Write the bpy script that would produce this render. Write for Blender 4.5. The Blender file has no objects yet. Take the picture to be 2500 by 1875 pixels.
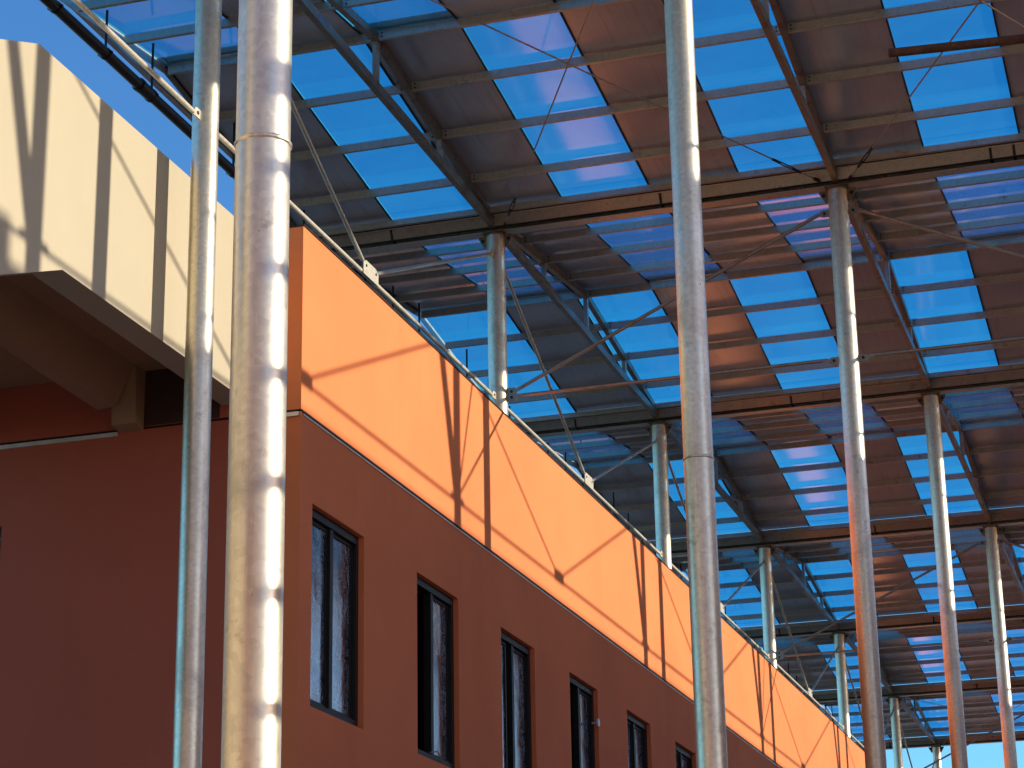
import bpy, math, random
from mathutils import Vector, Matrix
random.seed(7)
D = bpy.data
SC = bpy.context.scene
COL = SC.collection
Z0 = 1.6                     # eye height: heights below are measured from the camera, the ground is at 0
PI = math.pi

# ------------------------------------------------------------------ mesh builder
class MB:
    def __init__(s):
        s.v = []; s.f = []; s.m = []
        s.mi = 0
    def add(s, vs, fs):
        n = len(s.v)
        s.v += [tuple(p) for p in vs]
        for f in fs:
            s.f.append([n + i for i in f]); s.m.append(s.mi)
        return s
    def box(s, x0, x1, y0, y1, z0, z1):
        return s.add([(x0,y0,z0),(x1,y0,z0),(x1,y1,z0),(x0,y1,z0),(x0,y0,z1),(x1,y0,z1),(x1,y1,z1),(x0,y1,z1)],
                     [(0,3,2,1),(4,5,6,7),(0,1,5,4),(1,2,6,5),(2,3,7,6),(3,0,4,7)])
    def bar(s, a, b, w, h, up=(0,0,1)):
        a = Vector(a); b = Vector(b); d = (b-a).normalized(); up = Vector(up)
        r = d.cross(up)
        if r.length < 1e-4: r = d.cross(Vector((0,1,0)))
        r.normalize(); u = r.cross(d)
        vs = []
        for p in (a, b):
            for i, j in ((-1,-1),(1,-1),(1,1),(-1,1)):
                vs.append(p + r*(i*w/2) + u*(j*h/2))
        return s.add(vs, [(0,3,2,1),(4,5,6,7),(0,1,5,4),(1,2,6,5),(2,3,7,6),(3,0,4,7)])
    def tube(s, a, b, r, n=16, r2=None, caps=True):
        a = Vector(a); b = Vector(b); d = (b-a).normalized()
        u = d.cross(Vector((0,0,1)))
        if u.length < 1e-3: u = Vector((1,0,0))
        u.normalize(); w = d.cross(u)
        r2 = r if r2 is None else r2
        vs = []
        for p, rr in ((a, r), (b, r2)):
            for i in range(n):
                t = 2*PI*i/n
                vs.append(p + u*(math.cos(t)*rr) + w*(math.sin(t)*rr))
        fs = [(i, (i+1) % n, n+(i+1) % n, n+i) for i in range(n)]
        if caps:
            fs.append(tuple(range(n-1, -1, -1))); fs.append(tuple(range(n, 2*n)))
        return s.add(vs, fs)
    def lathe(s, prof, n=24, c=(0,0,0)):
        vs = []
        for r, z in prof:
            for i in range(n):
                t = 2*PI*i/n
                vs.append((c[0]+math.cos(t)*r, c[1]+math.sin(t)*r, c[2]+z))
        fs = []
        for k in range(len(prof)-1):
            for i in range(n):
                fs.append((k*n+i, k*n+(i+1) % n, (k+1)*n+(i+1) % n, (k+1)*n+i))
        return s.add(vs, fs)
    def prism(s, poly, axis, t0, t1):
        # poly: list of 2-D points; axis 'x' -> (y,z), 'y' -> (x,z), 'z' -> (x,y)
        def P(p, t):
            return {'x': (t, p[0], p[1]), 'y': (p[0], t, p[1]), 'z': (p[0], p[1], t)}[axis]
        n = len(poly)
        vs = [P(p, t0) for p in poly] + [P(p, t1) for p in poly]
        fs = [tuple(range(n-1, -1, -1)), tuple(range(n, 2*n))]
        fs += [(i, (i+1) % n, n+(i+1) % n, n+i) for i in range(n)]
        return s.add(vs, fs)
    def mesh(s, name, mats, off=(0,0,0), smooth=False):
        me = D.meshes.new(name)
        me.from_pydata([(p[0]-off[0], p[1]-off[1], p[2]-off[2]) for p in s.v], [], s.f)
        for m in mats: me.materials.append(m)
        me.polygons.foreach_set('material_index', s.m)
        import bmesh
        bm = bmesh.new(); bm.from_mesh(me)
        bmesh.ops.recalc_face_normals(bm, faces=bm.faces)
        if smooth:
            for f in bm.faces: f.smooth = True
            for e in bm.edges:
                if len(e.link_faces) == 2 and e.calc_face_angle(0) > 0.6: e.smooth = False
        bm.to_mesh(me); bm.free()
        return me

def tag(o, label=None, cat=None, group=None, kind=None):
    if label: o['label'] = label
    if cat: o['category'] = cat
    if group: o['group'] = group
    if kind: o['kind'] = kind
    return o

def obj(name, mb, mats, parent=None, loc=None, smooth=False):
    """mesh object; coordinates of mb are local to loc (top-level) or local to the parent"""
    if not isinstance(mats, (list, tuple)): mats = [mats]
    me = mb.mesh(name, mats, smooth=smooth)
    o = D.objects.new(name, me); COL.objects.link(o)
    if parent is not None: o.parent = parent
    if loc is not None: o.location = loc
    return o

def empty(name, loc, label, cat, group=None):
    o = D.objects.new(name, None); COL.objects.link(o)
    o.location = loc; o.empty_display_size = .1
    return tag(o, label, cat, group)

def dup(root, loc, label=None):
    r = root.copy(); COL.objects.link(r); r.location = loc
    if label: r['label'] = label
    for ch in list(root.children):
        c = ch.copy(); COL.objects.link(c); c.parent = r
        for g in list(ch.children):
            q = g.copy(); COL.objects.link(q); q.parent = c
    return r

# ------------------------------------------------------------------ materials
def mat(name):
    m = D.materials.new(name); m.use_nodes = True
    nt = m.node_tree
    return m, nt, nt.nodes['Principled BSDF'], nt.nodes['Material Output']
def N(nt, t, **kw):
    n = nt.nodes.new(t)
    for k, v in kw.items(): setattr(n, k, v)
    return n
def coords(nt, kind='Object', scale=(1,1,1), rand=False):
    tc = N(nt, 'ShaderNodeTexCoord'); mp = N(nt, 'ShaderNodeMapping')
    nt.links.new(tc.outputs[kind], mp.inputs['Vector'])
    mp.inputs['Scale'].default_value = scale
    if rand:
        oi = N(nt, 'ShaderNodeObjectInfo'); ml = N(nt, 'ShaderNodeVectorMath', operation='SCALE')
        cx = N(nt, 'ShaderNodeCombineXYZ')
        nt.links.new(oi.outputs['Random'], cx.inputs[0]); nt.links.new(oi.outputs['Random'], cx.inputs[2])
        nt.links.new(cx.outputs[0], ml.inputs[0]); ml.inputs['Scale'].default_value = 37.0
        nt.links.new(ml.outputs[0], mp.inputs['Location'])
    return mp.outputs[0]
def noise(nt, vec, scale, detail=4, rough=.55, dist=0):
    n = N(nt, 'ShaderNodeTexNoise'); nt.links.new(vec, n.inputs['Vector'])
    n.inputs['Scale'].default_value = scale; n.inputs['Detail'].default_value = detail
    n.inputs['Roughness'].default_value = rough; n.inputs['Distortion'].default_value = dist
    return n.outputs['Fac']
def ramp(nt, fac, stops):
    r = N(nt, 'ShaderNodeValToRGB'); nt.links.new(fac, r.inputs[0])
    el = r.color_ramp.elements
    while len(el) < len(stops): el.new(.5)
    for e, (p, c) in zip(el, stops):
        e.position = p; e.color = (c[0], c[1], c[2], 1) if isinstance(c, (tuple, list)) else (c, c, c, 1)
    return r.outputs[0]
def mix(nt, a, b, fac, mode='MIX'):
    m = N(nt, 'ShaderNodeMix', data_type='RGBA', blend_type=mode)
    for k, v in ((0, fac), (6, a), (7, b)):
        if isinstance(v, (int, float)): m.inputs[k].default_value = v
        elif isinstance(v, (tuple, list)): m.inputs[k].default_value = (*v, 1) if len(v) == 3 else v
        else: nt.links.new(v, m.inputs[k])
    return m.outputs[2]
def bump(nt, bsdf, h, strength=.2, dist=.01):
    b = N(nt, 'ShaderNodeBump'); b.inputs['Strength'].default_value = strength; b.inputs['Distance'].default_value = dist
    nt.links.new(h, b.inputs['Height']); nt.links.new(b.outputs[0], bsdf.inputs['Normal'])

def galvanised(name, base, metal=.85, rough=(.28, .5), rust=0.0, spangle=38, stain=.5):
    m, nt, p, out = mat(name)
    v = coords(nt, 'Object', (1,1,1), True)
    vo = N(nt, 'ShaderNodeTexVoronoi'); nt.links.new(v, vo.inputs['Vector']); vo.inputs['Scale'].default_value = spangle
    c = ramp(nt, vo.outputs['Color'], [(0, tuple(x*.88 for x in base)), (1, tuple(min(1, x*1.1) for x in base))])
    n1 = noise(nt, v, 2.2, 6, .65, .6)
    c = mix(nt, c, tuple(x*.45 for x in base), ramp(nt, n1, [(.55, 0.0), (.75, stain)]))
    vs = coords(nt, 'Object', (9, 9, .35), True)
    n2 = noise(nt, vs, 2.5, 5, .7)
    c = mix(nt, c, tuple(x*.6 for x in base), ramp(nt, n2, [(.56, 0.0), (.72, .45)]))
    n3 = noise(nt, v, 26, 3, .6)
    c = mix(nt, c, (.03, .028, .025), ramp(nt, n3, [(.72, 0.0), (.77, .75)]))
    if rust:
        n4 = noise(nt, v, 5, 7, .7)
        c = mix(nt, c, (.16, .065, .03), ramp(nt, n4, [(.62-rust*.4, 0.0), (.82-rust*.4, .9)]))
    nt.links.new(c, p.inputs['Base Color'])
    p.inputs['Metallic'].default_value = metal
    rr = ramp(nt, n1, [(.3, rough[0]), (.7, rough[1])]); nt.links.new(rr, p.inputs['Roughness'])
    bump(nt, p, noise(nt, coords(nt, 'Object', (1, 1, .25), True), 11, 4, .6), .05, .006)
    return m

M = {}
M['column'] = galvanised('galvanised_pipe', (.76, .69, .53), .80, (.32, .48), .05)
M['steel'] = galvanised('galvanised_section', (.45, .47, .42), .40, (.26, .42), .10)
M['truss'] = galvanised('weathered_tube', (.29, .27, .225), .55, (.33, .5), .25)
M['rail'] = galvanised('brace_tube', (.66, .62, .52), .3, (.35, .5), .05)
M['strut'] = galvanised('row_strut', (.50, .47, .40), .5, (.3, .45), .08)
M['brace'] = galvanised('dull_brace', (.34, .30, .25), .6, (.3, .45), .15)
M['gutter'] = galvanised('gutter_sheet', (.34, .34, .30), .5, (.25, .42), .10)
M['fascia'] = galvanised('edge_channel', (.42, .46, .48), .7, (.25, .4), .0)
M['collar'] = galvanised('collar_plate', (.22, .19, .15), .6, (.4, .6), .3)

def rusty():
    m, nt, p, out = mat('rust')
    v = coords(nt, 'Object')
    n = noise(nt, v, 14, 8, .75, .5)
    c = ramp(nt, n, [(.3, (.022, .010, .006)), (.5, (.075, .028, .012)), (.62, (.13, .05, .022)), (.7, (.26, .17, .12))])
    nt.links.new(c, p.inputs['Base Color']); p.inputs['Roughness'].default_value = .85
    bump(nt, p, n, .8, .01); return m
M['rust'] = rusty()

def plaster(name, base, var=.1, dirt=.35, vert=True):
    m, nt, p, out = mat(name)
    v = coords(nt, 'Object')
    n = noise(nt, v, .55, 5, .6, .4)
    c = ramp(nt, n, [(.3, tuple(x*(1-var) for x in base)), (.7, tuple(min(1, x*(1+var*.6)) for x in base))])
    n2 = noise(nt, coords(nt, 'Object', (1, 1, .12)), 1.3, 5, .65)
    c = mix(nt, c, tuple(x*.78 for x in base), ramp(nt, n2, [(.55, 0.0), (.8, dirt)]))
    nt.links.new(c, p.inputs['Base Color']); p.inputs['Roughness'].default_value = .85
    p.inputs['Specular IOR Level'].default_value = .25
    g = noise(nt, v, 160, 3, .7)
    g2 = noise(nt, v, 5, 4, .6)
    add = N(nt, 'ShaderNodeMath', operation='MULTIPLY_ADD'); nt.links.new(g2, add.inputs[0]); add.inputs[1].default_value = 1.2
    nt.links.new(g, add.inputs[2])
    bump(nt, p, add.outputs[0], .28, .006)
    return m
M['orange'] = plaster('orange_render', (.88, .27, .10), .10, .4)
M['terracotta'] = plaster('orange_render_shade', (.80, .235, .092), .10, .4)  # same orange paint, darkened so its colour carries the lower wall's shade
M['end_shade'] = plaster('shaded_end_render', (.50, .125, .07), .08, .3)  # orange paint again, with the end wall's shade put into the colour
M['cream'] = plaster('cream_render', (.53, .47, .34), .05, .2)
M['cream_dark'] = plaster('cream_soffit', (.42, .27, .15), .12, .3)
M['opposite'] = plaster('pale_render', (.70, .38, .22), .05, .2)

def simple(name, c, rough=.6, metal=0, spec=.5):
    m, nt, p, out = mat(name)
    v = coords(nt, 'Object'); n = noise(nt, v, 6, 5, .6)
    cc = ramp(nt, n, [(.3, tuple(x*.85 for x in c)), (.7, tuple(min(1, x*1.12) for x in c))])
    nt.links.new(cc, p.inputs['Base Color']); p.inputs['Roughness'].default_value = rough
    p.inputs['Metallic'].default_value = metal; p.inputs['Specular IOR Level'].default_value = spec
    return m
M['flash'] = simple('flashing', (.75, .72, .68), .4, .3)
M['gap'] = simple('joint_shadow', (.012, .011, .01), .9)
M['blackpipe'] = simple('black_plastic', (.012, .012, .013), .38)
M['rubber'] = simple('black_seal', (.015, .014, .014), .6)
M['frame'] = simple('window_frame', (.017, .017, .016), .5, 0, .35)
M['niche_shade'] = simple('deep_brown', (.06, .028, .02), .9)
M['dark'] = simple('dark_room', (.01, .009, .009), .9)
M['cable'] = simple('wire_rope', (.36, .31, .25), .45, .7)
M['black'] = simple('black_steel', (.02, .018, .017), .45, .5)
M['bolt'] = simple('bolt_head', (.03, .028, .025), .5, .6)

def ground_mat():
    m, nt, p, out = mat('compacted_ground')
    v = coords(nt, 'Object'); n = noise(nt, v, .6, 8, .65); n2 = noise(nt, v, 18, 6, .7)
    c = ramp(nt, n, [(.3, (.32, .21, .15)), (.7, (.46, .32, .23))])
    c = mix(nt, c, (.18, .14, .1), ramp(nt, n2, [(.5, 0.0), (.75, .5)]))
    nt.links.new(c, p.inputs['Base Color']); p.inputs['Roughness'].default_value = .95
    bump(nt, p, n2, .5, .03); return m
M['ground'] = ground_mat()

def schlick(nt, f0, nrm=None, gain=1.0, power=5):
    lw = N(nt, 'ShaderNodeLayerWeight'); lw.inputs[0].default_value = .5
    if nrm is not None: nt.links.new(nrm, lw.inputs['Normal'])
    pw = N(nt, 'ShaderNodeMath', operation='POWER'); nt.links.new(lw.outputs['Facing'], pw.inputs[0]); pw.inputs[1].default_value = power
    ma = N(nt, 'ShaderNodeMath', operation='MULTIPLY_ADD', use_clamp=True); nt.links.new(pw.outputs[0], ma.inputs[0]); ma.inputs[1].default_value = (1-f0)*gain; ma.inputs[2].default_value = f0
    return ma.outputs[0]
def panel_metal():
    m, nt, p, out = mat('roof_sheet')
    v = coords(nt, 'Object', (1, 1, 1), True)
    n = noise(nt, v, 1.1, 4, .6, .3)
    c = ramp(nt, n, [(.3, (.44, .51, .60)), (.7, (.56, .62, .70))])
    s = noise(nt, coords(nt, 'Object', (14, .5, 1), True), 1.5, 4, .6)
    c = mix(nt, c, (.33, .325, .34), ramp(nt, s, [(.52, 0.0), (.75, .45)]))
    nt.links.new(c, p.inputs['Base Color'])
    p.inputs['Metallic'].default_value = .35
    rr = ramp(nt, n, [(.3, .15), (.75, .29)]); nt.links.new(rr, p.inputs['Roughness'])
    bump(nt, p, noise(nt, coords(nt, 'Object', (.25, 1, 1), True), 1.6, 3, .5), .12, .02)
    return m
M['sheet'] = panel_metal()
def panel_blue():
    m, nt, p, out = mat('blue_translucent_sheet')
    v = coords(nt, 'Object', (1, 1, 1), True)
    n = noise(nt, v, .9, 5, .6, .6)
    tr = N(nt, 'ShaderNodeBsdfTransparent')
    c = ramp(nt, n, [(.3, (.04, .76, .94)), (.7, (.12, .92, 1.0))])
    # faint cross bands at purlin spacing, palest just before each purlin
    sx = N(nt, 'ShaderNodeSeparateXYZ'); nt.links.new(coords(nt, 'Object'), sx.inputs[0])
    fr = N(nt, 'ShaderNodeMath', operation='FRACT'); mu = N(nt, 'ShaderNodeMath', operation='MULTIPLY'); mu.inputs[1].default_value = 1/.984
    nt.links.new(sx.outputs[1], mu.inputs[0]); nt.links.new(mu.outputs[0], fr.inputs[0])
    band = ramp(nt, fr.outputs[0], [(.0, (.7, .84, .90)), (.12, (.7, .84, .90)), (.15, (.85, .88, .93)), (.72, (.85, .89, .94)), (.74, (1, 1, 1)), (1, (1, 1, 1))])
    c = mix(nt, c, band, 1.0, 'MULTIPLY')
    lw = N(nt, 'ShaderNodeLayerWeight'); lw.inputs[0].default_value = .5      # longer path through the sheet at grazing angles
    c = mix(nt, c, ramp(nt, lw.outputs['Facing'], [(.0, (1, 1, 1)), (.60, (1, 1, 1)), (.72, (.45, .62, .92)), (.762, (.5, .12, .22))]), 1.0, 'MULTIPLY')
    nt.links.new(c, tr.inputs[0])
    gl = N(nt, 'ShaderNodeBsdfGlossy'); gl.inputs['Roughness'].default_value = .11; gl.inputs[0].default_value = (1, .97, .97, 1)
    tl = N(nt, 'ShaderNodeBsdfTranslucent'); tl.inputs[0].default_value = (.16, .55, .80, 1)
    b = N(nt, 'ShaderNodeBump'); b.inputs['Strength'].default_value = .1; b.inputs['Distance'].default_value = .02
    nt.links.new(noise(nt, coords(nt, 'Object', (.3, 1, 1), True), 1.5, 3, .5), b.inputs['Height'])
    nt.links.new(b.outputs[0], gl.inputs['Normal'])
    fn = schlick(nt, .06, None, 1.0, 3.6)
    m1 = N(nt, 'ShaderNodeMixShader'); m1.inputs[0].default_value = .12
    nt.links.new(tr.outputs[0], m1.inputs[1]); nt.links.new(tl.outputs[0], m1.inputs[2])
    m2 = N(nt, 'ShaderNodeMixShader'); nt.links.new(fn, m2.inputs[0])
    nt.links.new(m1.outputs[0], m2.inputs[1]); nt.links.new(gl.outputs[0], m2.inputs[2])
    nt.links.new(m2.outputs[0], out.inputs['Surface'])
    return m
M['blue'] = panel_blue()

def glass_film():
    m, nt, p, out = mat('pane_with_film')
    v = coords(nt, 'Object', (1, 1, 1), True)
    gl = N(nt, 'ShaderNodeBsdfGlossy'); gl.inputs['Roughness'].default_value = .04; gl.inputs[0].default_value = (.85, .9, .95, 1)
    di = N(nt, 'ShaderNodeBsdfDiffuse')
    w = noise(nt, coords(nt, 'Object', (1, 1.3, .8), True), 3.0, 6, .7, 1.6)
    b = N(nt, 'ShaderNodeBump'); b.inputs['Strength'].default_value = .16; b.inputs['Distance'].default_value = .02
    nt.links.new(w, b.inputs['Height']); nt.links.new(b.outputs[0], gl.inputs['Normal'])
    l1 = ramp(nt, noise(nt, coords(nt, 'Object', (1, 2.4, .9), True), 3.2, 5, .6, 2.5), [(.47, 0.0), (.497, 1.0), (.508, .3), (.53, 0.0)])
    l2 = ramp(nt, noise(nt, coords(nt, 'Object', (1, 1.2, 2.2), True), 5.0, 6, .7, 3.5), [(.52, 0.0), (.545, .9), (.56, 0.0)])
    msk = ramp(nt, noise(nt, coords(nt, 'Object', (1, 1, 1), True), 2.0, 3, .5), [(.32, .15), (.55, 1.0)])
    crease_glints = mix(nt, mix(nt, l1, l2, 1.0, 'ADD'), msk, 1.0, 'MULTIPLY')  # pale streaks painted as glints on the film's creases
    c = mix(nt, (.006, .007, .009), (.50, .52, .55), crease_glints)
    haze = ramp(nt, w, [(.42, 0.0), (.75, .30)])
    c = mix(nt, c, (.25, .26, .28), haze)
    nt.links.new(c, di.inputs[0])
    fn = schlick(nt, .32)
    inv = N(nt, 'ShaderNodeMath', operation='MULTIPLY_ADD'); nt.links.new(crease_glints, inv.inputs[0]); inv.inputs[1].default_value = -.75; inv.inputs[2].default_value = 1.0
    fm = N(nt, 'ShaderNodeMath', operation='MULTIPLY'); nt.links.new(fn, fm.inputs[0]); nt.links.new(inv.outputs[0], fm.inputs[1])
    m2 = N(nt, 'ShaderNodeMixShader'); nt.links.new(fm.outputs[0], m2.inputs[0])
    nt.links.new(di.outputs[0], m2.inputs[1]); nt.links.new(gl.outputs[0], m2.inputs[2])
    nt.links.new(m2.outputs[0], out.inputs['Surface'])
    return m
M['pane'] = glass_film()

# ------------------------------------------------------------------ layout (metres, heights relative to the camera)
X1, X2, X3 = -7.369, -3.369, .631          # the three column rows
ROWS = [X1, X2, X3]
Y0, DY = 15.481, 7.869                     # first valley line in view and bay length
H = 9.97                                   # top of the columns
XL, XR = -9.72, 2.72                       # roof edges
ZV, ZR = 10.22, 10.70                      # sheet at the valley and at the ridge
XF, YC = -7.208, 17.199                    # facade plane, end-wall plane
ZP, ZJ = 7.68, 5.974                       # parapet top, joint
YE = 64.0
LN = list(range(-1, 7))
def YL(n): return Y0 + DY*n
ORD = ['first', 'second', 'third', 'fourth', 'fifth', 'sixth', 'seventh', 'eighth', 'ninth', 'tenth', 'eleventh', 'twelfth', 'thirteenth']
ROWN = ['behind the orange parapet', 'in the middle row', 'in the outer row']
def bayname(n): return 'bay over the camera' if n == -1 else '%s bay in view' % ORD[n]

# ------------------------------------------------------------------ columns
def ring(mb, cx, cy, cz, n=6):
    pass
def make_column(zbot, ulug, vlug, name='steel_column'):
    """origin at the foot; heights up from there"""
    h = H - zbot
    t = empty(name, (0, 0, 0), 'x', 'column')
    R = .109
    mb = MB()
    prof = []
    k = max(2, int(h/1.5))
    prof = [(R, h*i/k) for i in range(k+1)]
    mb.lathe(prof, 40); mb.tube((0, 0, h-.004), (0, 0, h-.002), R, 40)
    obj('shaft', mb, M['column'], t, smooth=True)
    # ring of weld where two lengths of pipe meet, and the one under the cap
    mb = MB()
    for zz in (h-.012,):
        mb.lathe([(R, zz-.009), (R+.006, zz-.004), (R+.007, zz+.003), (R, zz+.009)], 32)
    obj('weld_ring', mb, M['collar'], t, smooth=True)
    # cap plate with ears to both sides
    mb = MB()
    mb.prism([(-.13, -.13), (.13, -.13), (.13, .13), (-.13, .13)], 'z', h, h+.012)
    obj('cap_plate', mb, M['collar'], t)
    for sx in (-1, 1):
        mb = MB()
        mb.prism([(sx*.100, h-.15), (sx*.135, h-.15), (sx*.205, h-.03), (sx*.205, h-.002), (sx*.100, h-.002)], 'y', -.006, .006)
        mb.mi = 1
        mb.tube((sx*.155, -.010, h-.055), (sx*.155, .010, h-.055), .022, 12)
        obj('ear', mb, [M['collar'], M['bolt']], t)
    def lug(dx, dy, z, hh=.082, ln=.115, holes=1):
        mb = MB()
        a, b = .10, .10 + ln
        if dx:
            mb.prism([(dx*a, z-hh/2), (dx*b*.85, z-hh/2), (dx*b, z-hh*.3), (dx*b, z+hh*.3), (dx*b*.85, z+hh/2), (dx*a, z+hh/2)], 'y', -.006, .006)
        else:
            mb.prism([(dy*a, z-hh/2), (dy*b*.85, z-hh/2), (dy*b, z-hh*.3), (dy*b, z+hh*.3), (dy*b*.85, z+hh/2), (dy*a, z+hh/2)], 'x', -.006, .006)
        mb.mi = 1
        for q in range(holes):
            zz = z + (q-(holes-1)/2)*.07
            if dx: mb.tube((dx*(a+.06), -.011, zz), (dx*(a+.06), .011, zz), .017, 12)
            else: mb.tube((-.011, dy*(a+.06), zz), (.011, dy*(a+.06), zz), .017, 12)
        obj('bracing_lug', mb, [M['brace'] if dx else M['rail'], M['bolt']], t)
    zr, zt = 7.97-zbot, 9.70-zbot
    if vlug:
        for s in (-1, 1):
            lug(0, s, zr); lug(0, s, zt, .09, .10)
    if ulug == 'low':
        for s in (-1, 1): lug(s, 0, zr+.035, .16, .13, 2)
    if ulug == 'high':
        for s in (-1, 1): lug(s, 0, zr); lug(s, 0, zt)
    return t
protos = {}
COLUMNS = {}
for ri, x in enumerate(ROWS):
    for n in LN:
        onroof = (ri == 0 and n >= 1)
        zb = 5.70 if onroof else -Z0
        u = None
        if n % 2 == 1: u = 'high' if ri == 1 else 'low'
        key = (onroof, u, ri != 1)
        if n == -1 and ri == 1: lab = 'nearest and widest galvanised column, banded by rung shadows'
        elif n == 0 and ri == 0: lab = 'thin galvanised column in front of the brown end wall beside the nearest column'
        elif n == 0 and ri == 1: lab = 'tall galvanised column crossing the whole view right of the windows'
        elif ri == 0: lab = '%s galvanised column rising from behind the orange parapet, counted from the near corner' % ORD[n-1 if n > 0 else 0] if n > 0 else 'galvanised column of the building row nearest the camera, left of the view'
        elif ri == 1: lab = '%s galvanised column beyond the tall one right of the windows' % ORD[n-1]
        else: lab = '%s galvanised column of the outer row on the sunny side' % ORD[n+1]
        loc = (x, YL(n), zb+Z0)
        if key not in protos:
            t = make_column(zb, u, ri != 1)
            protos[key] = t; t.location = loc; t['label'] = lab
        else:
            t = dup(protos[key], loc, lab)
        t['group'] = 'canopy columns'
        COLUMNS[(ri, n)] = t

for key, hz in (((1, -1), 3.77+Z0), ((1, 0), 4.65+Z0)):     # welded joints between two lengths of pipe
    mb = MB(); n = 48; rr = random.Random(3); vs = []
    for dz, r0 in ((-.011, .109), (-.004, .1155), (.004, .1155), (.011, .109)):
        for i in range(n):
            t = 2*PI*i/n; vs.append((math.cos(t)*(r0+rr.uniform(-.0012, .0012)), math.sin(t)*(r0+rr.uniform(-.0012, .0012)), hz+dz+rr.uniform(-.002, .002)))
    mb.add(vs, [(k*n+i, k*n+(i+1) % n, (k+1)*n+(i+1) % n, (k+1)*n+i) for k in range(3) for i in range(n)])
    obj('pipe_weld', mb, M['column'], COLUMNS[key], smooth=True)

# ------------------------------------------------------------------ roof trusses (straight tie, pitched top chord, three posts)
def zs(ph):                                # sheet height at phase 0..1 inside a bay
    return ZV + (ZR-ZV)*(1-abs(2*ph-1))
def make_truss():
    t = empty('roof_truss', (0, 0, 0), 'x', 'truss')
    mb = MB(); mb.bar((0, .06, 10.075), (0, DY-.06, 10.075), .065, .10)
    obj('bottom_chord', mb, M['truss'], t)
    mb = MB()
    pts = [(.10, zs(.0)-.075+.0), (DY/2, ZR-.075), (DY-.10, zs(1)-.075)]
    w = .0325; hh = .045
    pr = []
    for sgn in (-1, 1):
        for p in (pts if sgn < 0 else pts[::-1]): pr.append((p[0], p[1]+sgn*hh))
    # two sloping bars that meet in one mitre at the ridge
    vs = []
    for x in (-w, w):
        for p in pts:
            vs += [(x, p[0], p[1]-hh), (x, p[0], p[1]+hh)]
    fs = [(0, 1, 3, 2), (2, 3, 5, 4), (6, 8, 9, 7), (8, 10, 11, 9), (0, 2, 8, 6), (2, 4, 10, 8), (1, 7, 9, 3), (3, 9, 11, 5), (0, 6, 7, 1), (4, 5, 11, 10)]
    mb.add(vs, fs)
    obj('top_chord', mb, M['truss'], t)
    for ph in (.25, .5, .75):
        mb = MB(); y = ph*DY
        mb.box(-.026, .026, y-.035, y+.035, 10.126, zs(ph)-.075-hh+.004 - .012)
        obj('post', mb, M['steel'], t)
    for y in (.16, DY-.16):
        mb = MB(); mb.box(-.04, .04, y-.09, y+.09, 10.128, 10.134)
        obj('end_plate', mb, M['collar'], t)
    return t
tr0 = None
for ri, x in enumerate(ROWS):
    for n in LN[:-1]:
        lab = 'roof truss %s, spanning the %s' % (ROWN[ri].replace('behind the orange parapet', 'of the parapet row').replace('in the ', 'of the '), bayname(n))
        loc = (x, YL(n), Z0)
        if tr0 is None: tr0 = make_truss(); tr0.location = loc; tr0['label'] = lab
        else: dup(tr0, loc, lab)['group'] = 'roof trusses'
tr0['group'] = 'roof trusses'

# ------------------------------------------------------------------ purlins
SPANS = [(XL+.04, X1-.037), (X1+.037, X2-.037), (X2+.037, X3-.037), (X3+.037, XR-.04)]
SPN = ['overhang past the parapet', 'left span', 'right span', 'outer overhang']
def purlin_mb(x0, x1, hgt=.090, fl=.042, th=.004):
    mb = MB()
    mb.box(x0, x1, 0, th, 0, hgt)                          # web, facing the camera side
    mb.box(x0, x1, th, fl, 0, th)                          # bottom flange
    mb.box(x0, x1, th, fl, hgt-th, hgt)                    # top flange
    mb.box(x0, x1, fl-th, fl, th, .016)                    # lip
    n = 8; r = .0065                                       # folded edge that catches the light
    vs = [(xx, r*.4+math.cos(2*PI*i/n)*r, .002+math.sin(2*PI*i/n)*r) for xx in (x0+.002, x1-.002) for i in range(n)]
    mb.add(vs, [(i, (i+1) % n, n+(i+1) % n, n+i) for i in range(n)])
    return mb
def make_purlin(si):
    x0, x1 = SPANS[si]
    t = empty('roof_purlin', (0, 0, 0), 'x', 'purlin', 'roof purlins')
    obj('channel', purlin_mb(0, x1-x0), M['steel'], t)
    for xx in (0.0, x1-x0-.075):
        if (si == 0 and xx == 0) or (si == 3 and xx > 0): continue
        mb = MB(); mb.box(xx, xx+.075, -.006, -.001, -.006, .096); mb.mi = 1
        for zz in (.025, .068): mb.tube((xx+.04, -.014, zz), (xx+.04, -.004, zz), .009, 8)
        obj('cleat', mb, [M['steel'], M['bolt']], t)
    return t
pp = {}
for n in LN[:-1]:
    for k in range(1, 8):
        ph = k/8
        for si in range(4):
            y = YL(n)+ph*DY - .025
            slope = 'rising slope' if k < 4 else ('ridge' if k == 4 else 'falling slope')
            lab = '%s purlin of the %s, %s' % (ORD[k-1], bayname(n), SPN[si])
            loc = (SPANS[si][0], y, Z0+zs(ph)-.112)
            if si not in pp: pp[si] = make_purlin(si); pp[si].location = loc; pp[si]['label'] = lab
            else: dup(pp[si], loc, lab)

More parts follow.
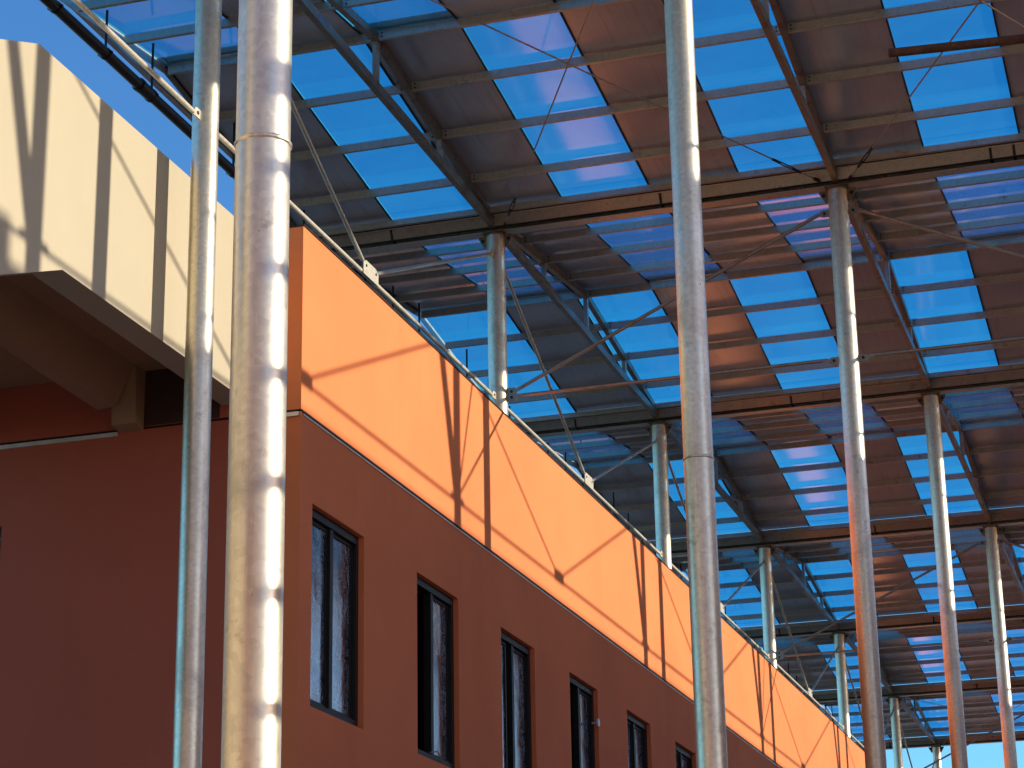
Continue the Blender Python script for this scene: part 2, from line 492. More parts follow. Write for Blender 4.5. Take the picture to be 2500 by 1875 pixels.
# ------------------------------------------------------------------ valley gutters, with an eaves channel each side
def make_gutter():
    t = empty('valley_gutter', (0, 0, 0), 'x', 'gutter', 'valley gutters across the canopy')
    L = XR-XL
    mb = MB()
    pr = [(-.26, 10.215), (-.20, 10.215), (-.115, 10.045), (.115, 10.045), (.20, 10.215), (.26, 10.215), (.26, 10.209), (.205, 10.207), (.12, 10.039), (-.12, 10.039), (-.205, 10.207), (-.26, 10.209)]
    mb.prism([(p[0], p[1]) for p in pr], 'x', .02, L-.02)
    obj('trough', mb, M['gutter'], t)
    for y, zb in ((-.315, 10.135), (.285, 10.10)):
        mb = MB(); mb.box(.03, L-.03, y, y+.005, zb, 10.205); mb.box(.03, L-.03, y+.005, y+.045, zb, zb+.005)
        obj('edge_channel', mb, M['steel'], t)
    mb = MB(); mb.box(.03, L-.03, .03, .036, 9.985, 10.036); mb.box(.03, L-.03, -.10, .03, 9.985, 9.991)
    obj('support_angle', mb, M['steel'], t)
    for y in (-.262, .262):                                # rolled lips
        mb = MB(); mb.tube((.02, y, 10.212), (L-.02, y, 10.212), .010, 8); obj('rolled_lip', mb, M['rail'], t, smooth=True)
    mb = MB(); mb.box(.04, L-.04, -.212, -.190, 10.158, 10.186); obj('gap_strip', mb, M['rubber'], t)
    mb = MB(); mb.tube((.03, -.196, 10.146), (L-.03, -.196, 10.146), .007, 8); obj('fold', mb, M['rail'], t, smooth=True)
    mb = MB(); mb.box(.04, L-.04, -.268, -.246, 10.150, 10.178); obj('gap_strip', mb, M['rubber'], t)
    for y0, y1 in ((-.120, -.098), (.036, .052), (.098, .120)):   # dark strips painting joint shade along the folds
        mb = MB(); mb.box(.04, L-.04, y0, y1, 10.026, 10.0385); obj('gap_strip', mb, M['rubber'], t)
    mb = MB(); mb.tube((.02, .118, 10.046), (L-.02, .118, 10.046), .008, 8); obj('fold', mb, M['rail'], t, smooth=True)
    for xx in (1.1, 4.35, 8.05, 8.3, 11.2):
        mb = MB(); mb.prism([(-.125, 10.035), (.125, 10.035), (.21, 10.205), (.20, 10.200), (.12, 10.043), (-.12, 10.043), (-.20, 10.200), (-.21, 10.205)], 'x', xx, xx+.03)
        obj('joint_strap', mb, M['rubber'], t)
    mb = MB()
    for y in (-.235, .215):
        mb = MB(); mb.box(.03, L-.03, y-.02, y+.02, 10.196, 10.2085); obj('seal', mb, M['rubber'], t)
    return t
g0 = make_gutter()
for n in LN:
    lab = 'valley gutter over the %s column behind the parapet' % ORD[n-1] if n > 0 else ('valley gutter over the column before the end wall' if n == 0 else 'valley gutter nearest the camera, above the view')
    if n == 6: lab = 'last valley gutter at the far end of the canopy'
    loc = (XL, YL(n), Z0)
    if n == LN[0]: g0.location = loc; g0['label'] = lab
    else: dup(g0, loc, lab)

# ------------------------------------------------------------------ roof sheets: checkerboard of opaque and blue translucent strips
PW = 1.0345
XB = [-9.605 + PW*i for i in range(-0, 13)]
def sheet(n, rising, i):
    x0 = XL+.01 if i == 0 else XB[i]
    x1 = XB[i+1] if i < 11 else XR-.01
    blue = (i % 2 == 0) if rising else (i % 2 == 1)
    if n % 2: blue = not blue
    return x0, x1, blue
panel_cache = {}
for n in LN[:-1]:
    for rising in (True, False):
        for i in range(12):
            x0, x1, blue = sheet(n, rising, i)
            w = x1-x0-.006
            key = (rising, blue, round(w, 3))
            ya, yb = (.20, DY/2-.004) if rising else (DY/2+.004, DY-.20)
            za, zb = zs(ya/DY), zs(yb/DY)
            nm = 'translucent_roof_panel' if blue else 'metal_roof_panel'
            lab = '%s roof panel, %s strip from left, %s slope, %s' % ('blue translucent' if blue else 'grey metal', ORD[i], 'rising' if rising else 'falling', bayname(n))
            grp = 'blue translucent roof panels' if blue else 'grey metal roof panels'
            loc = (x0+.003, YL(n), Z0)
            if key in panel_cache:
                t = dup(panel_cache[key], loc, lab)
            else:
                t = empty(nm, loc, lab, 'roof panel', grp)
                mb = MB()
                if blue:
                    mb.add([(0, ya, za), (w, ya, za), (w, yb, zb), (0, yb, zb)], [(0, 1, 2, 3)])
                    obj('sheet', mb, M['blue'], t)
                else:
                    mb.add([(0, ya, za), (w, ya, za), (w, yb, zb), (0, yb, zb), (0, ya, za+.03), (w, ya, za+.03), (w, yb, zb+.03), (0, yb, zb+.03)],
                           [(0, 3, 2, 1), (4, 5, 6, 7), (0, 1, 5, 4), (1, 2, 6, 5), (2, 3, 7, 6), (3, 0, 4, 7)])
                    obj('sheet', mb, M['sheet'], t)
                    for xx in (-.012, w-.006):
                        mb = MB()
                        mb.add([(xx, ya, za-.016), (xx+.018, ya, za-.016), (xx+.018, yb, zb-.016), (xx, yb, zb-.016), (xx, ya, za-.002), (xx+.018, ya, za-.002), (xx+.018, yb, zb-.002), (xx, yb, zb-.002)],
                               [(0, 3, 2, 1), (4, 5, 6, 7), (0, 1, 5, 4), (1, 2, 6, 5), (2, 3, 7, 6), (3, 0, 4, 7)])
                        obj('edge_seal', mb, M['rubber'], t)
                panel_cache[key] = t
            t['group'] = grp
# ridge caps
for n in LN[:-1]:
    mb = MB(); y = YL(n)+DY/2; L = XR-XL
    mb.add([(0, -.16, ZR+.016), (0, 0, ZR+.040), (0, .16, ZR+.016), (L, -.16, ZR+.016), (L, 0, ZR+.040), (L, .16, ZR+.016)], [(0, 3, 4, 1), (1, 4, 5, 2)])
    o = obj('ridge_cap', mb, M['sheet'], None, (XL, y, Z0))
    tag(o, 'folded grey ridge cap along the top of the %s' % bayname(n), 'ridge cap', 'ridge caps')

# straight edge channels along both long edges of the roof
for side, x in (('parapet', XL-.045), ('outer', XR+.045)):
    for n in LN[:-1]:
        mb = MB()
        zc = 10.43 if side == 'parapet' else 10.50
        mb.box(-.03, .03, 0.004, DY-.004, zc, zc+.11)
        o = obj('edge_channel', mb, M['fascia'], None, (x, YL(n), Z0))
        tag(o, 'straight pale steel channel along the %s edge of the roof, %s' % (side, bayname(n)), 'edge channel', 'roof edge channels')
# verge trims that follow the pitched ends of the sheets
for side, x in (('parapet', XL-.008), ('outer', XR+.008)):
    for n in LN[:-1]:
        mb = MB()
        vs = []
        for xx in (-.005, .005):
            for y, z in ((.1, zs(.1/DY)), (DY/2, ZR), (DY-.1, zs(.1/DY))): vs += [(xx, y, z-.09), (xx, y, z+.035)]
        mb.add(vs, [(0, 1, 3, 2), (2, 3, 5, 4), (6, 8, 9, 7), (8, 10, 11, 9), (0, 2, 8, 6), (2, 4, 10, 8), (1, 7, 9, 3), (3, 9, 11, 5), (0, 6, 7, 1), (4, 5, 11, 10)])
        o = obj('verge_trim', mb, M['steel'], None, (x, YL(n), Z0))
        tag(o, 'dark pitched verge trim on the %s side of the %s' % (side, bayname(n)), 'roof trim', 'verge trims')

# ------------------------------------------------------------------ bracing along the rows: rail, middle gusset, two struts in a V
def flat_tube(mb, a, b, r):
    a = Vector(a); b = Vector(b); d = (b-a).normalized()
    mb.tube(a+d*.07, b-d*.07, r, 12)
    for p, q in ((a, a+d*.07), (b-d*.07, b)):
        mb.bar(p, q, .010, r*2.0)
def rowbrace():
    t = empty('row_bracing', (0, 0, 0), 'x', 'bracing', 'bracing frames along the rows')
    mb = MB(); flat_tube(mb, (0, .17, 7.95), (0, DY-.17, 7.95), .0215)
    obj('rail', mb, M['rail'], t, smooth=True)
    yg = .476*DY
    mb = MB(); mb.prism([(yg-.21, 7.92), (yg+.19, 7.92), (yg+.19, 8.04), (yg+.13, 8.075), (yg-.15, 8.075), (yg-.21, 8.04)], 'x', .023, .031)
    mb.mi = 1
    for yy in (-.14, .12):
        mb.tube((.018, yg+yy, 8.02), (.037, yg+yy, 8.02), .014, 10)
    obj('gusset', mb, [M['rail'], M['bolt']], t)
    mb = MB(); flat_tube(mb, (.012, .15, 9.69), (.012, yg-.13, 8.03), .020)
    obj('strut', mb, M['strut'], t, smooth=True)
    mb = MB(); flat_tube(mb, (.012, yg+.12, 8.03), (.012, DY-.15, 9.69), .020)
    obj('strut', mb, M['strut'], t, smooth=True)
    return t
rb = rowbrace()
first = True
for ri in (0, 2):
    for n in LN[:-1]:
        lab = 'rail and V struts %s, %s' % ('over the orange parapet' if ri == 0 else 'of the outer row', bayname(n))
        loc = (ROWS[ri], YL(n), Z0)
        if first: rb.location = loc; rb['label'] = lab; first = False
        else: dup(rb, loc, lab)

# bracing across the rows at every second line
def crossbrace(x, y, up, side):
    t = empty('cross_bracing', (x, y, Z0), 'x', 'bracing', 'cross bracing between the rows')
    za, zb = (8.05, 9.70) if up else (9.70, 8.05)
    mb = MB(); flat_tube(mb, (.22, 0, 7.985), (3.78, 0, 7.985), .020)
    obj('rail', mb, M['brace'], t, smooth=True)
    mb = MB(); flat_tube(mb, (.22, 0, za), (3.78, 0, zb), .021)
    obj('strut', mb, M['brace'], t, smooth=True)
    return t
for n in (-1, 1, 3, 5):
    for x, up in ((X1, True), (X2, False)):
        t = crossbrace(x, YL(n), up, 0)
        t['label'] = 'rail and sloping strut %s of the middle row, %s' % ('left' if up else 'right', 'the near line out of view' if n < 0 else 'the %s braced line' % ORD[(n-1)//2])
# raking struts that carry the outer overhang
for n in LN:
    mb = MB(); mb.tube((.10, 0, 8.0), (2.05, 0, 10.02), .09, 20)
    o = obj('raking_strut', mb, M['column'], None, (X3, YL(n), Z0), smooth=True)
    tag(o, 'thick raking strut under the outer overhang at the %s outer column' % ORD[n+1], 'strut', 'raking struts')

# ------------------------------------------------------------------ wire-rope crosses with turnbuckles under the roof
def rope(x0, y0, x1, y1, z, lab, tb=True):
    a = Vector((x0, y0, z)); b = Vector((x1, y1, z)); d = (b-a).normalized()
    t = empty('wire_brace', (x0, y0, Z0+z), lab, 'cable', 'wire braces under the roof')
    o = -a
    mb = MB(); mb.tube(a+d*.15+o, b-d*.95+o, .0085, 8)
    mb.tube(b-d*.45+o, b-d*.15+o, .0085, 8)
    obj('wire', mb, M['cable'], t, smooth=True)
    mb = MB(); p = b-d*.95+o; q = b-d*.45+o
    mb.tube(p, p+d*.13, .016, 8); mb.tube(q-d*.13, q, .016, 8)
    s = d.cross(Vector((0, 0, 1)))*.017
    for sg in (-1, 1): mb.bar(p+d*.12+s*sg, q-d*.12+s*sg, .008, .012)
    obj('turnbuckle', mb, M['black'], t, smooth=True)
    mb = MB(); mb.bar(b-d*.2+o, b-d*.10+o, .03, .03)
    obj('end_fitting', mb, M['black'], t)
    return t
for n in (0, 5):
    for k, (xa, xb, nm) in enumerate(((X1, X2, 'left pair of rows'), (X2, X3, 'right pair of rows'))):
        ya, yb = YL(n), YL(n+1)
        where = 'near bay' if n == 0 else 'far end bay'
        rope(xb-.12, ya+.15, xa+.12, yb-.1, 9.99, 'thin wire brace toward the parapet, %s, %s' % (where, nm))
        rope(xa+.12, ya+.15, xb-.12, yb-.1, 10.02, 'thin wire brace away from the parapet, %s, %s' % (where, nm))

# ------------------------------------------------------------------ black drain pipe hung under the parapet-side eaves
t = empty('drain_pipe', (-9.37, 8.0, Z0+9.85), 'long black plastic drain pipe hung below the roof edge beside the sky', 'pipe')
mb = MB(); mb.tube((0, 0, 0), (0, 54, 0), .055, 24); obj('pipe', mb, M['blackpipe'], t, smooth=True)
for y in [1.2+3.0*i for i in range(18)]:
    mb = MB(); mb.tube((0, y, 0), (0, y+.20, 0), .066, 24); mb.tube((0, y-.05, 0), (0, y, 0), .071, 24); mb.tube((0, y+.20, 0), (0, y+.235, 0), .070, 24)
    obj('coupling', mb, M['blackpipe'], t, smooth=True)
for n in LN[:-1]:
    for k in (1, 2, 3, 5, 6, 7):
        y = YL(n)+k/8*DY-8.0; z = zs(k/8)-.15-9.85
        mb = MB(); mb.box(-.012, .012, y-.004, y+.004, .055, z); mb.tube((0, y-.014, 0), (0, y+.014, 0), .062, 20)
        mb.box(-.075, -.058, y-.014, y+.014, -.015, .015); mb.box(.058, .075, y-.014, y+.014, -.015, .015)
        obj('hanger', mb, M['black'], t, smooth=False)

# ------------------------------------------------------------------ orange building
bld = empty('orange_building', (XF, YC, 0), 'long orange rendered building with a sunlit parapet over shaded windows', 'building')
WY, WDY, WW, WB, WT = 17.478, 2.663, 1.243, 3.457, 5.214
NW = 16
th = .30
def bl(mb):                                 # shift world-relative coordinates to the building's own origin
    mb.v = [(p[0]-XF, p[1]-YC, p[2]+Z0) for p in mb.v]; return mb
mb = MB()
# long wall with window openings: outer face in pieces, reveals and back
y0, y1 = YC, YE
mb.box(XF-th, XF, y0, y1, WT, ZJ-.012)                 # above the windows
mb.box(XF-th, XF, y0, y1, -Z0, WB)                     # below
ys = [y0]
for i in range(NW):
    ys += [WY+i*WDY, WY+i*WDY+WW]
ys.append(y1)
for i in range(0, len(ys), 2):
    mb.box(XF-th, XF, ys[i], ys[i+1], WB, WT)
obj('long_wall', bl(mb), M['terracotta'], bld)  # orange paint with shade in its colour
mb = MB()
EW = -10.052                                           # a window in the end wall starts left of here
mb.box(-19, XF-th-.001, YC, YC+th, 5.212, ZJ-.012)
mb.box(EW, XF-th-.001, YC, YC+th, 3.4, 5.212)
mb.box(-19, EW-1.2, YC, YC+th, 3.4, 5.212)
mb.box(-19, XF-th-.001, YC, YC+th, -Z0, 3.4)
obj('end_wall', bl(mb), M['end_shade'], bld)
w_ = bl(MB().box(EW-1.2, EW, YC+.10, YC+.15, 3.4, 5.212)); wo = obj('window', w_, M['frame'], bld)
obj('pane', bl(MB().box(EW-1.14, EW-.06, YC+.085, YC+.099, 3.46, 5.15)), M['pane'], wo)
mb = MB()
mb.box(XF-.22, XF, YC, YE, ZJ+.012, ZP); 
obj('parapet', bl(mb), M['orange'], bld)
mb = MB(); mb.box(-19, XF-.221, YC, YC+.22, ZJ+.012, ZP)
obj('end_parapet', bl(mb), M['end_shade'], bld)
mb = MB(); mb.box(XF-.24, XF+.012, YC-.012, YE, ZP+.001, ZP+.014); mb.box(-19, XF-.241, YC-.012, YC+.24, ZP+.001, ZP+.014)
obj('coping', bl(mb), M['frame'], bld)
mb = MB(); mb.box(XF-.2, XF-.012, YC+.012, YE-.01, ZJ-.011, ZJ+.011); mb.box(-19, XF-.2, YC+.012, YC+.2, ZJ-.011, ZJ+.011)
mb.box(XF-.011, XF+.004, YC+.02, YE-.01, ZJ-.024, ZJ+.010)
obj('shadow_joint', bl(mb), M['gap'], bld)
# drip flashing: thin along the long wall, deeper on the end wall, cut at the stair beam
yy = YC+.03
while yy < YE-1:
    seg = min(3.0, YE-yy)
    obj('drip_flashing', bl(MB().box(XF+.001, XF+.012, yy, yy+seg-.012, ZJ-.037, ZJ-.026)), M['flash'], bld)
    yy += seg
obj('drip_flashing', bl(MB().box(-7.68, XF-.02, YC-.022, YC-.001, ZJ-.052, ZJ-.016)), M['flash'], bld)
obj('drip_flashing', bl(MB().box(-16, -8.945, YC-.022, YC-.001, ZJ-.052, ZJ-.016)), M['flash'], bld)
mb = MB(); mb.box(-19, XF-.22, YC+.22, YE, ZJ-.3, ZJ-.02)
obj('roof', bl(mb), M['opposite'], bld)
mb = MB(); mb.box(-19, -18.7, YC+th, YE, -Z0, ZP); mb.box(-18.7, XF-th, YE-.3, YE, -Z0, ZJ-.31)
obj('rear_wall', bl(mb), M['orange'], bld)
# windows
STATE = ['both', 'leftopen', 'leftgap', 'leftopen', 'both', 'both', 'leftgap', 'both', 'both', 'leftopen']
FX = XF-.055                                             # face of the frame
def make_window(i):
    st = STATE[i % len(STATE)]
    a = WY+i*WDY+.002; b = a+WW-.004; z0 = WB+.002; z1 = WT-.002; c = (a+b)/2
    mb = MB()
    mb.box(FX-.10, FX, a, b, z1-.075, z1); mb.box(FX-.10, FX, a, b, z0, z0+.07)
    mb.box(FX-.10, FX, a, a+.055, z0+.07, z1-.075); mb.box(FX-.10, FX, b-.055, b, z0+.07, z1-.075)
    mb.box(FX-.09, FX-.012, c-.035, c+.035, z0+.07, z1-.075)
    win = obj('window', bl(mb), M['frame'], bld)
    def pane(y0, y1, x):
        m = MB()
        # slightly rippled sheet of glass under its film
        ny, nz = 8, 14; vs = []; fs = []
        rnd = random.Random(i*7+int(y0*10))
        for q in range(nz+1):
            for r in range(ny+1):
                vs.append((x, y0+(y1-y0)*r/ny, z0+.07+(z1-.075-z0-.07)*q/nz))
        for q in range(nz):
            for r in range(ny):
                fs.append((q*(ny+1)+r, q*(ny+1)+r+1, (q+1)*(ny+1)+r+1, (q+1)*(ny+1)+r))
        m.add(vs, fs); obj('pane', bl(m), M['pane'], win, smooth=True)
        m = MB()
        for (p0, p1, q0, q1) in ((y0, y1, z1-.105, z1-.077), (y0, y1, z0+.072, z0+.105), (y0, y0+.03, z0+.106, z1-.106), (y1-.03, y1, z0+.106, z1-.106)):
            m.box(x+.003, x+.016, p0, p1, q0, q1)
        obj('sash', bl(m), M['frame'], win)
    xg = FX-.055
    if st == 'both': pane(a+.056, c-.036, xg); pane(c+.036, b-.056, xg)
    elif st == 'leftopen': pane(c+.036, b-.056, xg)
    else: pane(a+.056, c-.16, xg); pane(c+.036, b-.056, xg)
    if i == 1:                                            # loose cable hanging over the sill
        m = MB(); pts = [(FX+.01, c-.15, z0+.08), (FX+.035, c+.0, z0+.11), (FX+.05, c+.15, z0+.02), (FX+.05, c+.22, z0-.25), (FX+.05, c+.24, z0-.6)]
        for p, q in zip(pts, pts[1:]): m.tube(p, q, .006, 6)
        obj('loose_cable', bl(m), M['cable'], win, smooth=True)
    if i == 3:
        m = MB(); m.tube((FX+.0, b-.10, z1-.42), (FX+.07, b-.10, z1-.42), .012, 8); m.tube((FX+.07, b-.10, z1-.42), (FX+.09, b-.10, z1-.42), .05, 14)
        obj('suction_knob', bl(m), M['flash'], win, smooth=True)
    return win
for i in range(NW): make_window(i)
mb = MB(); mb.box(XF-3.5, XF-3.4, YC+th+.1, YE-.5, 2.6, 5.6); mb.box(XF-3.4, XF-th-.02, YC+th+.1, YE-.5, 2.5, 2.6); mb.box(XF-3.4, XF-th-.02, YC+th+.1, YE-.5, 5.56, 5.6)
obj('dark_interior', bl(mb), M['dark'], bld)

# ------------------------------------------------------------------ cream stair and landing against the end wall
st = empty('outside_stair', (-7.70, YC, 0), 'cream landing and stair parapet on the end wall, striped by column shadows', 'stair')
def sl(mb):
    mb.v = [(p[0]+7.70, p[1]-YC, p[2]+Z0) for p in mb.v]; return mb
k = .41
XS, XI = -7.70, -7.952
yb_, yt_ = 13.83, 13.32
ylow = 9.6
ZS, ZT = 6.096, 7.69
top = lambda y: ZT - k*max(0, yt_-y)
bot = lambda y: ZS - k*max(0, yb_-y)
poly = [(YC-.002, ZS), (YC-.002, ZT), (yt_, ZT), (ylow, top(ylow)), (ylow, bot(ylow)), (yb_, ZS)]
obj('parapet', sl(MB().prism(poly, 'x', XI, XS)), M['cream'], st)
poly = [(YC-.002, 6.502), (YC-.002, 6.70), (yb_-.1, 6.70), (ylow, bot(ylow)+.6), (ylow, bot(ylow)+.403), (yb_, 6.502)]
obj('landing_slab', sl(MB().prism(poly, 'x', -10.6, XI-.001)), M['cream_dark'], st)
mb = MB()
# downstand beam with a sloping inner face
sec = lambda dz: [(-8.71, 6.502), (-8.87, 6.13+dz), (-9.05, 6.115+dz), (-9.12, 6.502)]
s0, s1 = sec(.07), sec(0)
vs = [(p[0], yb_-.05, p[1]) for p in s0] + [(p[0], YC-.21, p[1]) for p in s1]
mb.add(vs, [(0, 1, 2, 3), (7, 6, 5, 4), (0, 4, 5, 1), (1, 5, 6, 2), (2, 6, 7, 3), (3, 7, 4, 0)])
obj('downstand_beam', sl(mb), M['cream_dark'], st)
mb = MB(); mb.add([(-8.70, YC-.20, 6.501), (-8.70, YC-.002, 6.501), (-8.70, YC-.002, 5.955), (-8.70, YC-.15, 5.98), (-8.935, YC-.20, 6.501), (-8.935, YC-.002, 6.501), (-8.935, YC-.002, 5.955), (-8.935, YC-.15, 5.98)],
                  [(0, 1, 2, 3), (7, 6, 5, 4), (0, 4, 5, 1), (1, 5, 6, 2), (2, 6, 7, 3), (3, 7, 4, 0)])
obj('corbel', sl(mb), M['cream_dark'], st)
poly = [(YC-.002, ZS), (YC-.002, ZT), (yt_, ZT), (ylow, top(ylow)), (ylow, bot(ylow)), (yb_, ZS)]
obj('rear_parapet', sl(MB().prism(poly, 'x', -10.87, -10.601)), M['cream'], st)
obj('flight_wall', sl(MB().prism([(ylow-.001, -Z0), (ylow-.001, top(ylow)), (2.5, top(2.5)), (2.5, -Z0)], 'x', XI, XS)), M['cream'], st)
obj('niche_shade', sl(MB().box(-8.695, XI-.02, YC-.006, YC-.002, 5.99, 6.498)), M['niche_shade'], st)  # flat dark sheet painting the shade under the landing

# ------------------------------------------------------------------ rusty scaffold tube in the near right corner and its tower
t = empty('scaffold_tube', (-.20, 11.0, 0), 'short rusty scaffold tube poking in from the right edge of the view', 'scaffold')
a = (-1.065, 0, 5.437+Z0); b = (.55, 0, 5.36+Z0)
mb = MB(); mb.tube(a, b, .0245, 20); obj('tube', mb, M['rust'], t, smooth=True)
mb = MB(); mb.box(-.318, -.20, -.06, .05, 5.40+Z0, 5.54+Z0); obj('coupler', mb, M['rust'], t)
mb = MB(); mb.tube((.5, 0.05, 0), (.5, .05, 5.9+Z0), .0245, 16); obj('upright', mb, M['rust'], t, smooth=True)
t2 = empty('ladder_frame', (1.2, 8.64, 0), 'scaffold ladder frame with rungs standing right of the camera', 'scaffold')
for yy in (-.33, .33):
    mb = MB(); mb.tube((0, yy, 0), (0, yy, 5.45+Z0), .022, 14); obj('stile', mb, M['rust'], t2, smooth=True)
for i in range(12):
    z = 5.05-.43*i
    if z < -1.3: break
    mb = MB(); mb.tube((0, -.33, z+Z0), (0, .33, z+Z0), .036, 12); obj('rung', mb, M['rust'], t2, smooth=True)
mb = MB(); mb.box(-.05, .05, -.33, .33, 4.93+Z0, 5.01+Z0); obj('toe_board', mb, M['rust'], t2)

# ------------------------------------------------------------------ opposite building (shades the lower wall, shows in the panes)
ob = empty('opposite_building', (8.0, 14.0, 0), 'pale building across the yard that shades the lower windows', 'building')
mb = MB(); zt = 9.31
y0o, y1o = 0.0, 58.0
WIN2 = [(2.2+4.2*i, 3.6+4.2*i) for i in range(13)]
for z0, z1, holes in ((0, 1.9, False), (1.9, 3.6, True), (3.6, 5.2, False), (5.2, 6.9, True), (6.9, zt+Z0, False)):
    if not holes: mb.box(0, .3, y0o, y1o, z0, z1)
    else:
        ys = [y0o]+[v for w in WIN2 for v in w]+[y1o]
        for i in range(0, len(ys), 2): mb.box(0, .3, ys[i], ys[i+1], z0, z1)
mb.box(.3, 11, y0o, y0o+.3, 0, zt+Z0); mb.box(.3, 11, y1o-.3, y1o, 0, zt+Z0); mb.box(10.7, 11, y0o+.3, y1o-.3, 0, zt+Z0)
obj('wall', mb, M['opposite'], ob)
obj('roof', MB().box(.3, 10.7, y0o+.3, y1o-.3, zt+Z0-1.2, zt+Z0-1.0), M['opposite'], ob)
obj('shade_block', MB().box(.02, 4.0, y0o+.31, 3.0, zt+Z0+.001, zt+Z0+.32), M['opposite'], ob)  # unseen raised block, added to shade the cream parapet's lower corner
for a_, b_ in WIN2:
    for z0, z1 in ((1.9, 3.6), (5.2, 6.9)):
        mb = MB(); mb.box(.10, .16, a_, b_, z0, z1); w = obj('window', mb, M['frame'], ob)
        obj('pane', MB().box(.07, .099, a_+.06, b_-.06, z0+.06, z1-.06), M['pane'], w)

# ------------------------------------------------------------------ neighbours added out of view, sized to reflect warmly in the columns
def block(name, x0, x1, y0, y1, h, m, lab, face):
    t = empty(name, ((x0+x1)/2, (y0+y1)/2, 0), lab, 'building')
    cx, cy = (x0+x1)/2, (y0+y1)/2
    obj('wall', MB().box(x0-cx, x1-cx, y0-cy, y1-cy, 0, h), m, t)
    obj('coping', MB().box(x0-cx-.05, x1-cx+.05, y0-cy-.05, y1-cy+.05, h+.002, h+.12), M['flash'], t)
    if face == 'x': spans = [(y0+1.5+3*i, y0+2.7+3*i) for i in range(int((y1-y0-1.5)/3))]
    else: spans = [(x0+1.5+3*i, x0+2.7+3*i) for i in range(int((x1-x0-1.5)/3))]
    for a, b in spans:
        for z in (1.0, 4.3, 7.6):
            if z+1.5 > h: continue
            if face == 'x': w = obj('window', MB().box(x1-cx+.002, x1-cx+.05, a-cy, b-cy, z, z+1.5), M['frame'], t); obj('pane', MB().box(x1-cx+.051, x1-cx+.056, a-cy+.06, b-cy-.06, z+.06, z+1.44), M['pane'], w)
            else: w = obj('window', MB().box(a-cx, b-cx, y1-cy+.002, y1-cy+.05, z, z+1.5), M['frame'], t); obj('pane', MB().box(a-cx+.06, b-cx-.06, y1-cy+.051, y1-cy+.056, z+.06, z+1.44), M['pane'], w)
block('added_neighbour', -20, -9.6, -30, 1.5, 11.5, M['cream'], 'cream building left of the camera, outside the view', 'x')
block('added_neighbour', -9.5, 30, -30, -13, 13.0, M['opposite'], 'terracotta building behind the camera, outside the view', 'y')

# ------------------------------------------------------------------ ground
mb = MB(); mb.box(-400, 400, -400, 400, -.5, 0)
tag(obj('ground', mb, M['ground']), 'bare compacted ground of the yard', None, None, 'structure')

# ------------------------------------------------------------------ light
AZ = math.atan2(1, .25); EL = math.atan2(.218, math.hypot(1, .25))
w = D.worlds.new('World'); SC.world = w; w.use_nodes = True; nt = w.node_tree
sky = nt.nodes.new('ShaderNodeTexSky'); sky.sky_type = 'NISHITA'; sky.sun_disc = False
sky.sun_elevation = EL; sky.sun_rotation = AZ; sky.air_density = 1.0; sky.dust_density = .3; sky.ozone_density = 2.0
tint = nt.nodes.new('ShaderNodeMix'); tint.data_type = 'RGBA'; tint.blend_type = 'MULTIPLY'
tint.inputs[0].default_value = 1
# deep blue tint in view; warmer, brighter tint added elsewhere to fill shaded walls
tc = nt.nodes.new('ShaderNodeTexCoord'); dt = nt.nodes.new('ShaderNodeVectorMath'); dt.operation = 'DOT_PRODUCT'
nt.links.new(tc.outputs['Generated'], dt.inputs[0]); dt.inputs[1].default_value = (.97, -.24, 0)
mr = nt.nodes.new('ShaderNodeMapRange'); mr.interpolation_type = 'SMOOTHSTEP'; nt.links.new(dt.outputs['Value'], mr.inputs[0])
mr.inputs[1].default_value = -.22; mr.inputs[2].default_value = .45
tm = nt.nodes.new('ShaderNodeMix'); tm.data_type = 'RGBA'; nt.links.new(mr.outputs[0], tm.inputs[0])
tm.inputs[6].default_value = (.63, 1.20, 1.80, 1); tm.inputs[7].default_value = (1.55, 1.36, 1.70, 1)
sz = nt.nodes.new('ShaderNodeSeparateXYZ'); nt.links.new(tc.outputs['Generated'], sz.inputs[0])
hz = nt.nodes.new('ShaderNodeMapRange'); hz.interpolation_type = 'SMOOTHSTEP'; nt.links.new(sz.outputs[2], hz.inputs[0])
hz.inputs[1].default_value = .08; hz.inputs[2].default_value = .42; hz.inputs[3].default_value = 1; hz.inputs[4].default_value = 0
hm = nt.nodes.new('ShaderNodeMix'); hm.data_type = 'RGBA'; nt.links.new(hz.outputs[0], hm.inputs[0])
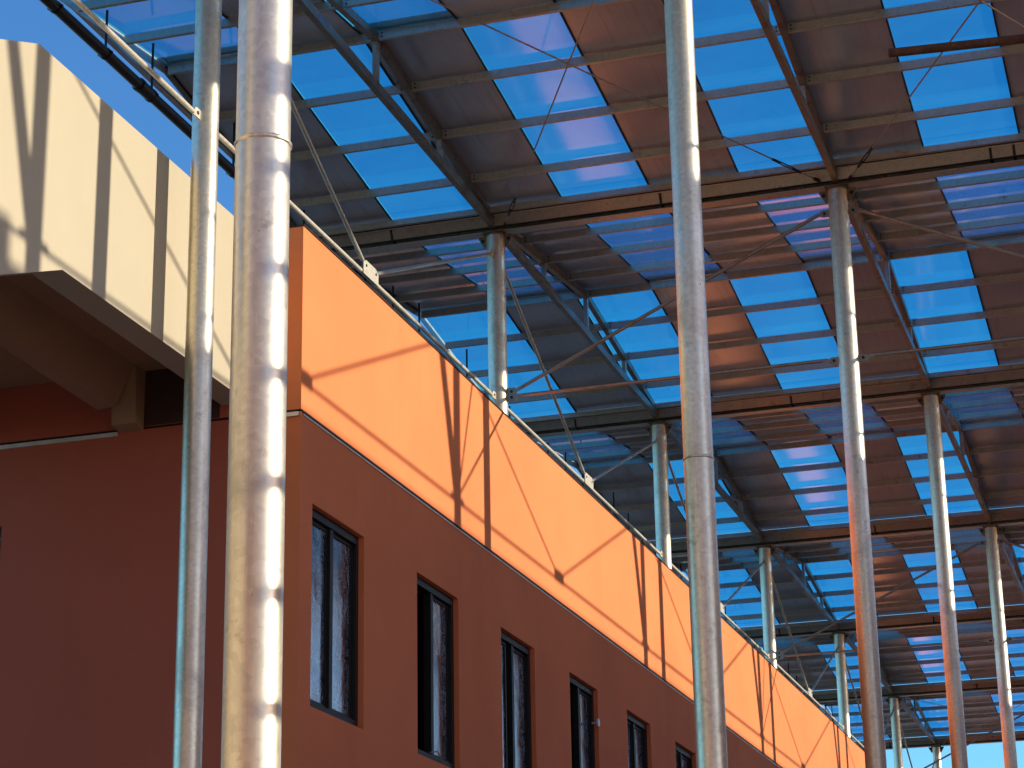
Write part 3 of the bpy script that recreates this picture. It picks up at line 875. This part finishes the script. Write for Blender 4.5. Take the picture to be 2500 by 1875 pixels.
hm.inputs[6].default_value = (1, 1, 1, 1); hm.inputs[7].default_value = (1.30, 1.28, 1.12, 1)
h2 = nt.nodes.new('ShaderNodeMix'); h2.data_type = 'RGBA'; h2.blend_type = 'MULTIPLY'; h2.inputs[0].default_value = 1
nt.links.new(tm.outputs[2], h2.inputs[6]); nt.links.new(hm.outputs[2], h2.inputs[7])
nt.links.new(h2.outputs[2], tint.inputs[7])
nt.links.new(sky.outputs[0], tint.inputs[6]); nt.links.new(tint.outputs[2], nt.nodes['Background'].inputs[0])
nt.nodes['Background'].inputs[1].default_value = .15
L = D.lights.new('sun', 'SUN'); L.energy = 5.0; L.angle = math.radians(.5); L.color = (1, .88, .70)
lo = D.objects.new('sun', L); COL.objects.link(lo); lo.location = (30, 10, 20)
sv = Vector((1, .25, .218)).normalized()
lo.rotation_euler = sv.to_track_quat('Z', 'Y').to_euler()

# ------------------------------------------------------------------ camera (solved from the photograph's vanishing points)
f, yaw, pit, rol = 5.5327, .2992, .3212, -.0176
fw = Vector((-math.sin(yaw)*math.cos(pit), math.cos(yaw)*math.cos(pit), math.sin(pit)))
rt = Vector((math.cos(yaw), math.sin(yaw), 0)); up = rt.cross(fw)
r = rt*math.cos(rol)+up*math.sin(rol); u = -rt*math.sin(rol)+up*math.cos(rol)
cd = D.cameras.new('camera'); cam = D.objects.new('camera', cd); COL.objects.link(cam)
cd.sensor_width = 36; cd.lens = 36*f*1000/2500; cd.clip_end = 2000; cd.clip_start = .05
mw = Matrix(((r.x, u.x, -fw.x, 0), (r.y, u.y, -fw.y, 0), (r.z, u.z, -fw.z, Z0), (0, 0, 0, 1)))
cam.matrix_world = mw
SC.camera = cam
SC.view_settings.view_transform = 'Standard'; SC.view_settings.look = 'None'
SC.view_settings.exposure = 0; SC.view_settings.gamma = 1
SC.cycles.max_bounces = 10; SC.cycles.diffuse_bounces = 4; SC.cycles.glossy_bounces = 5
SC.cycles.transparent_max_bounces = 12
SC.cycles.use_denoising = True
SC.cycles.sample_clamp_indirect = 6
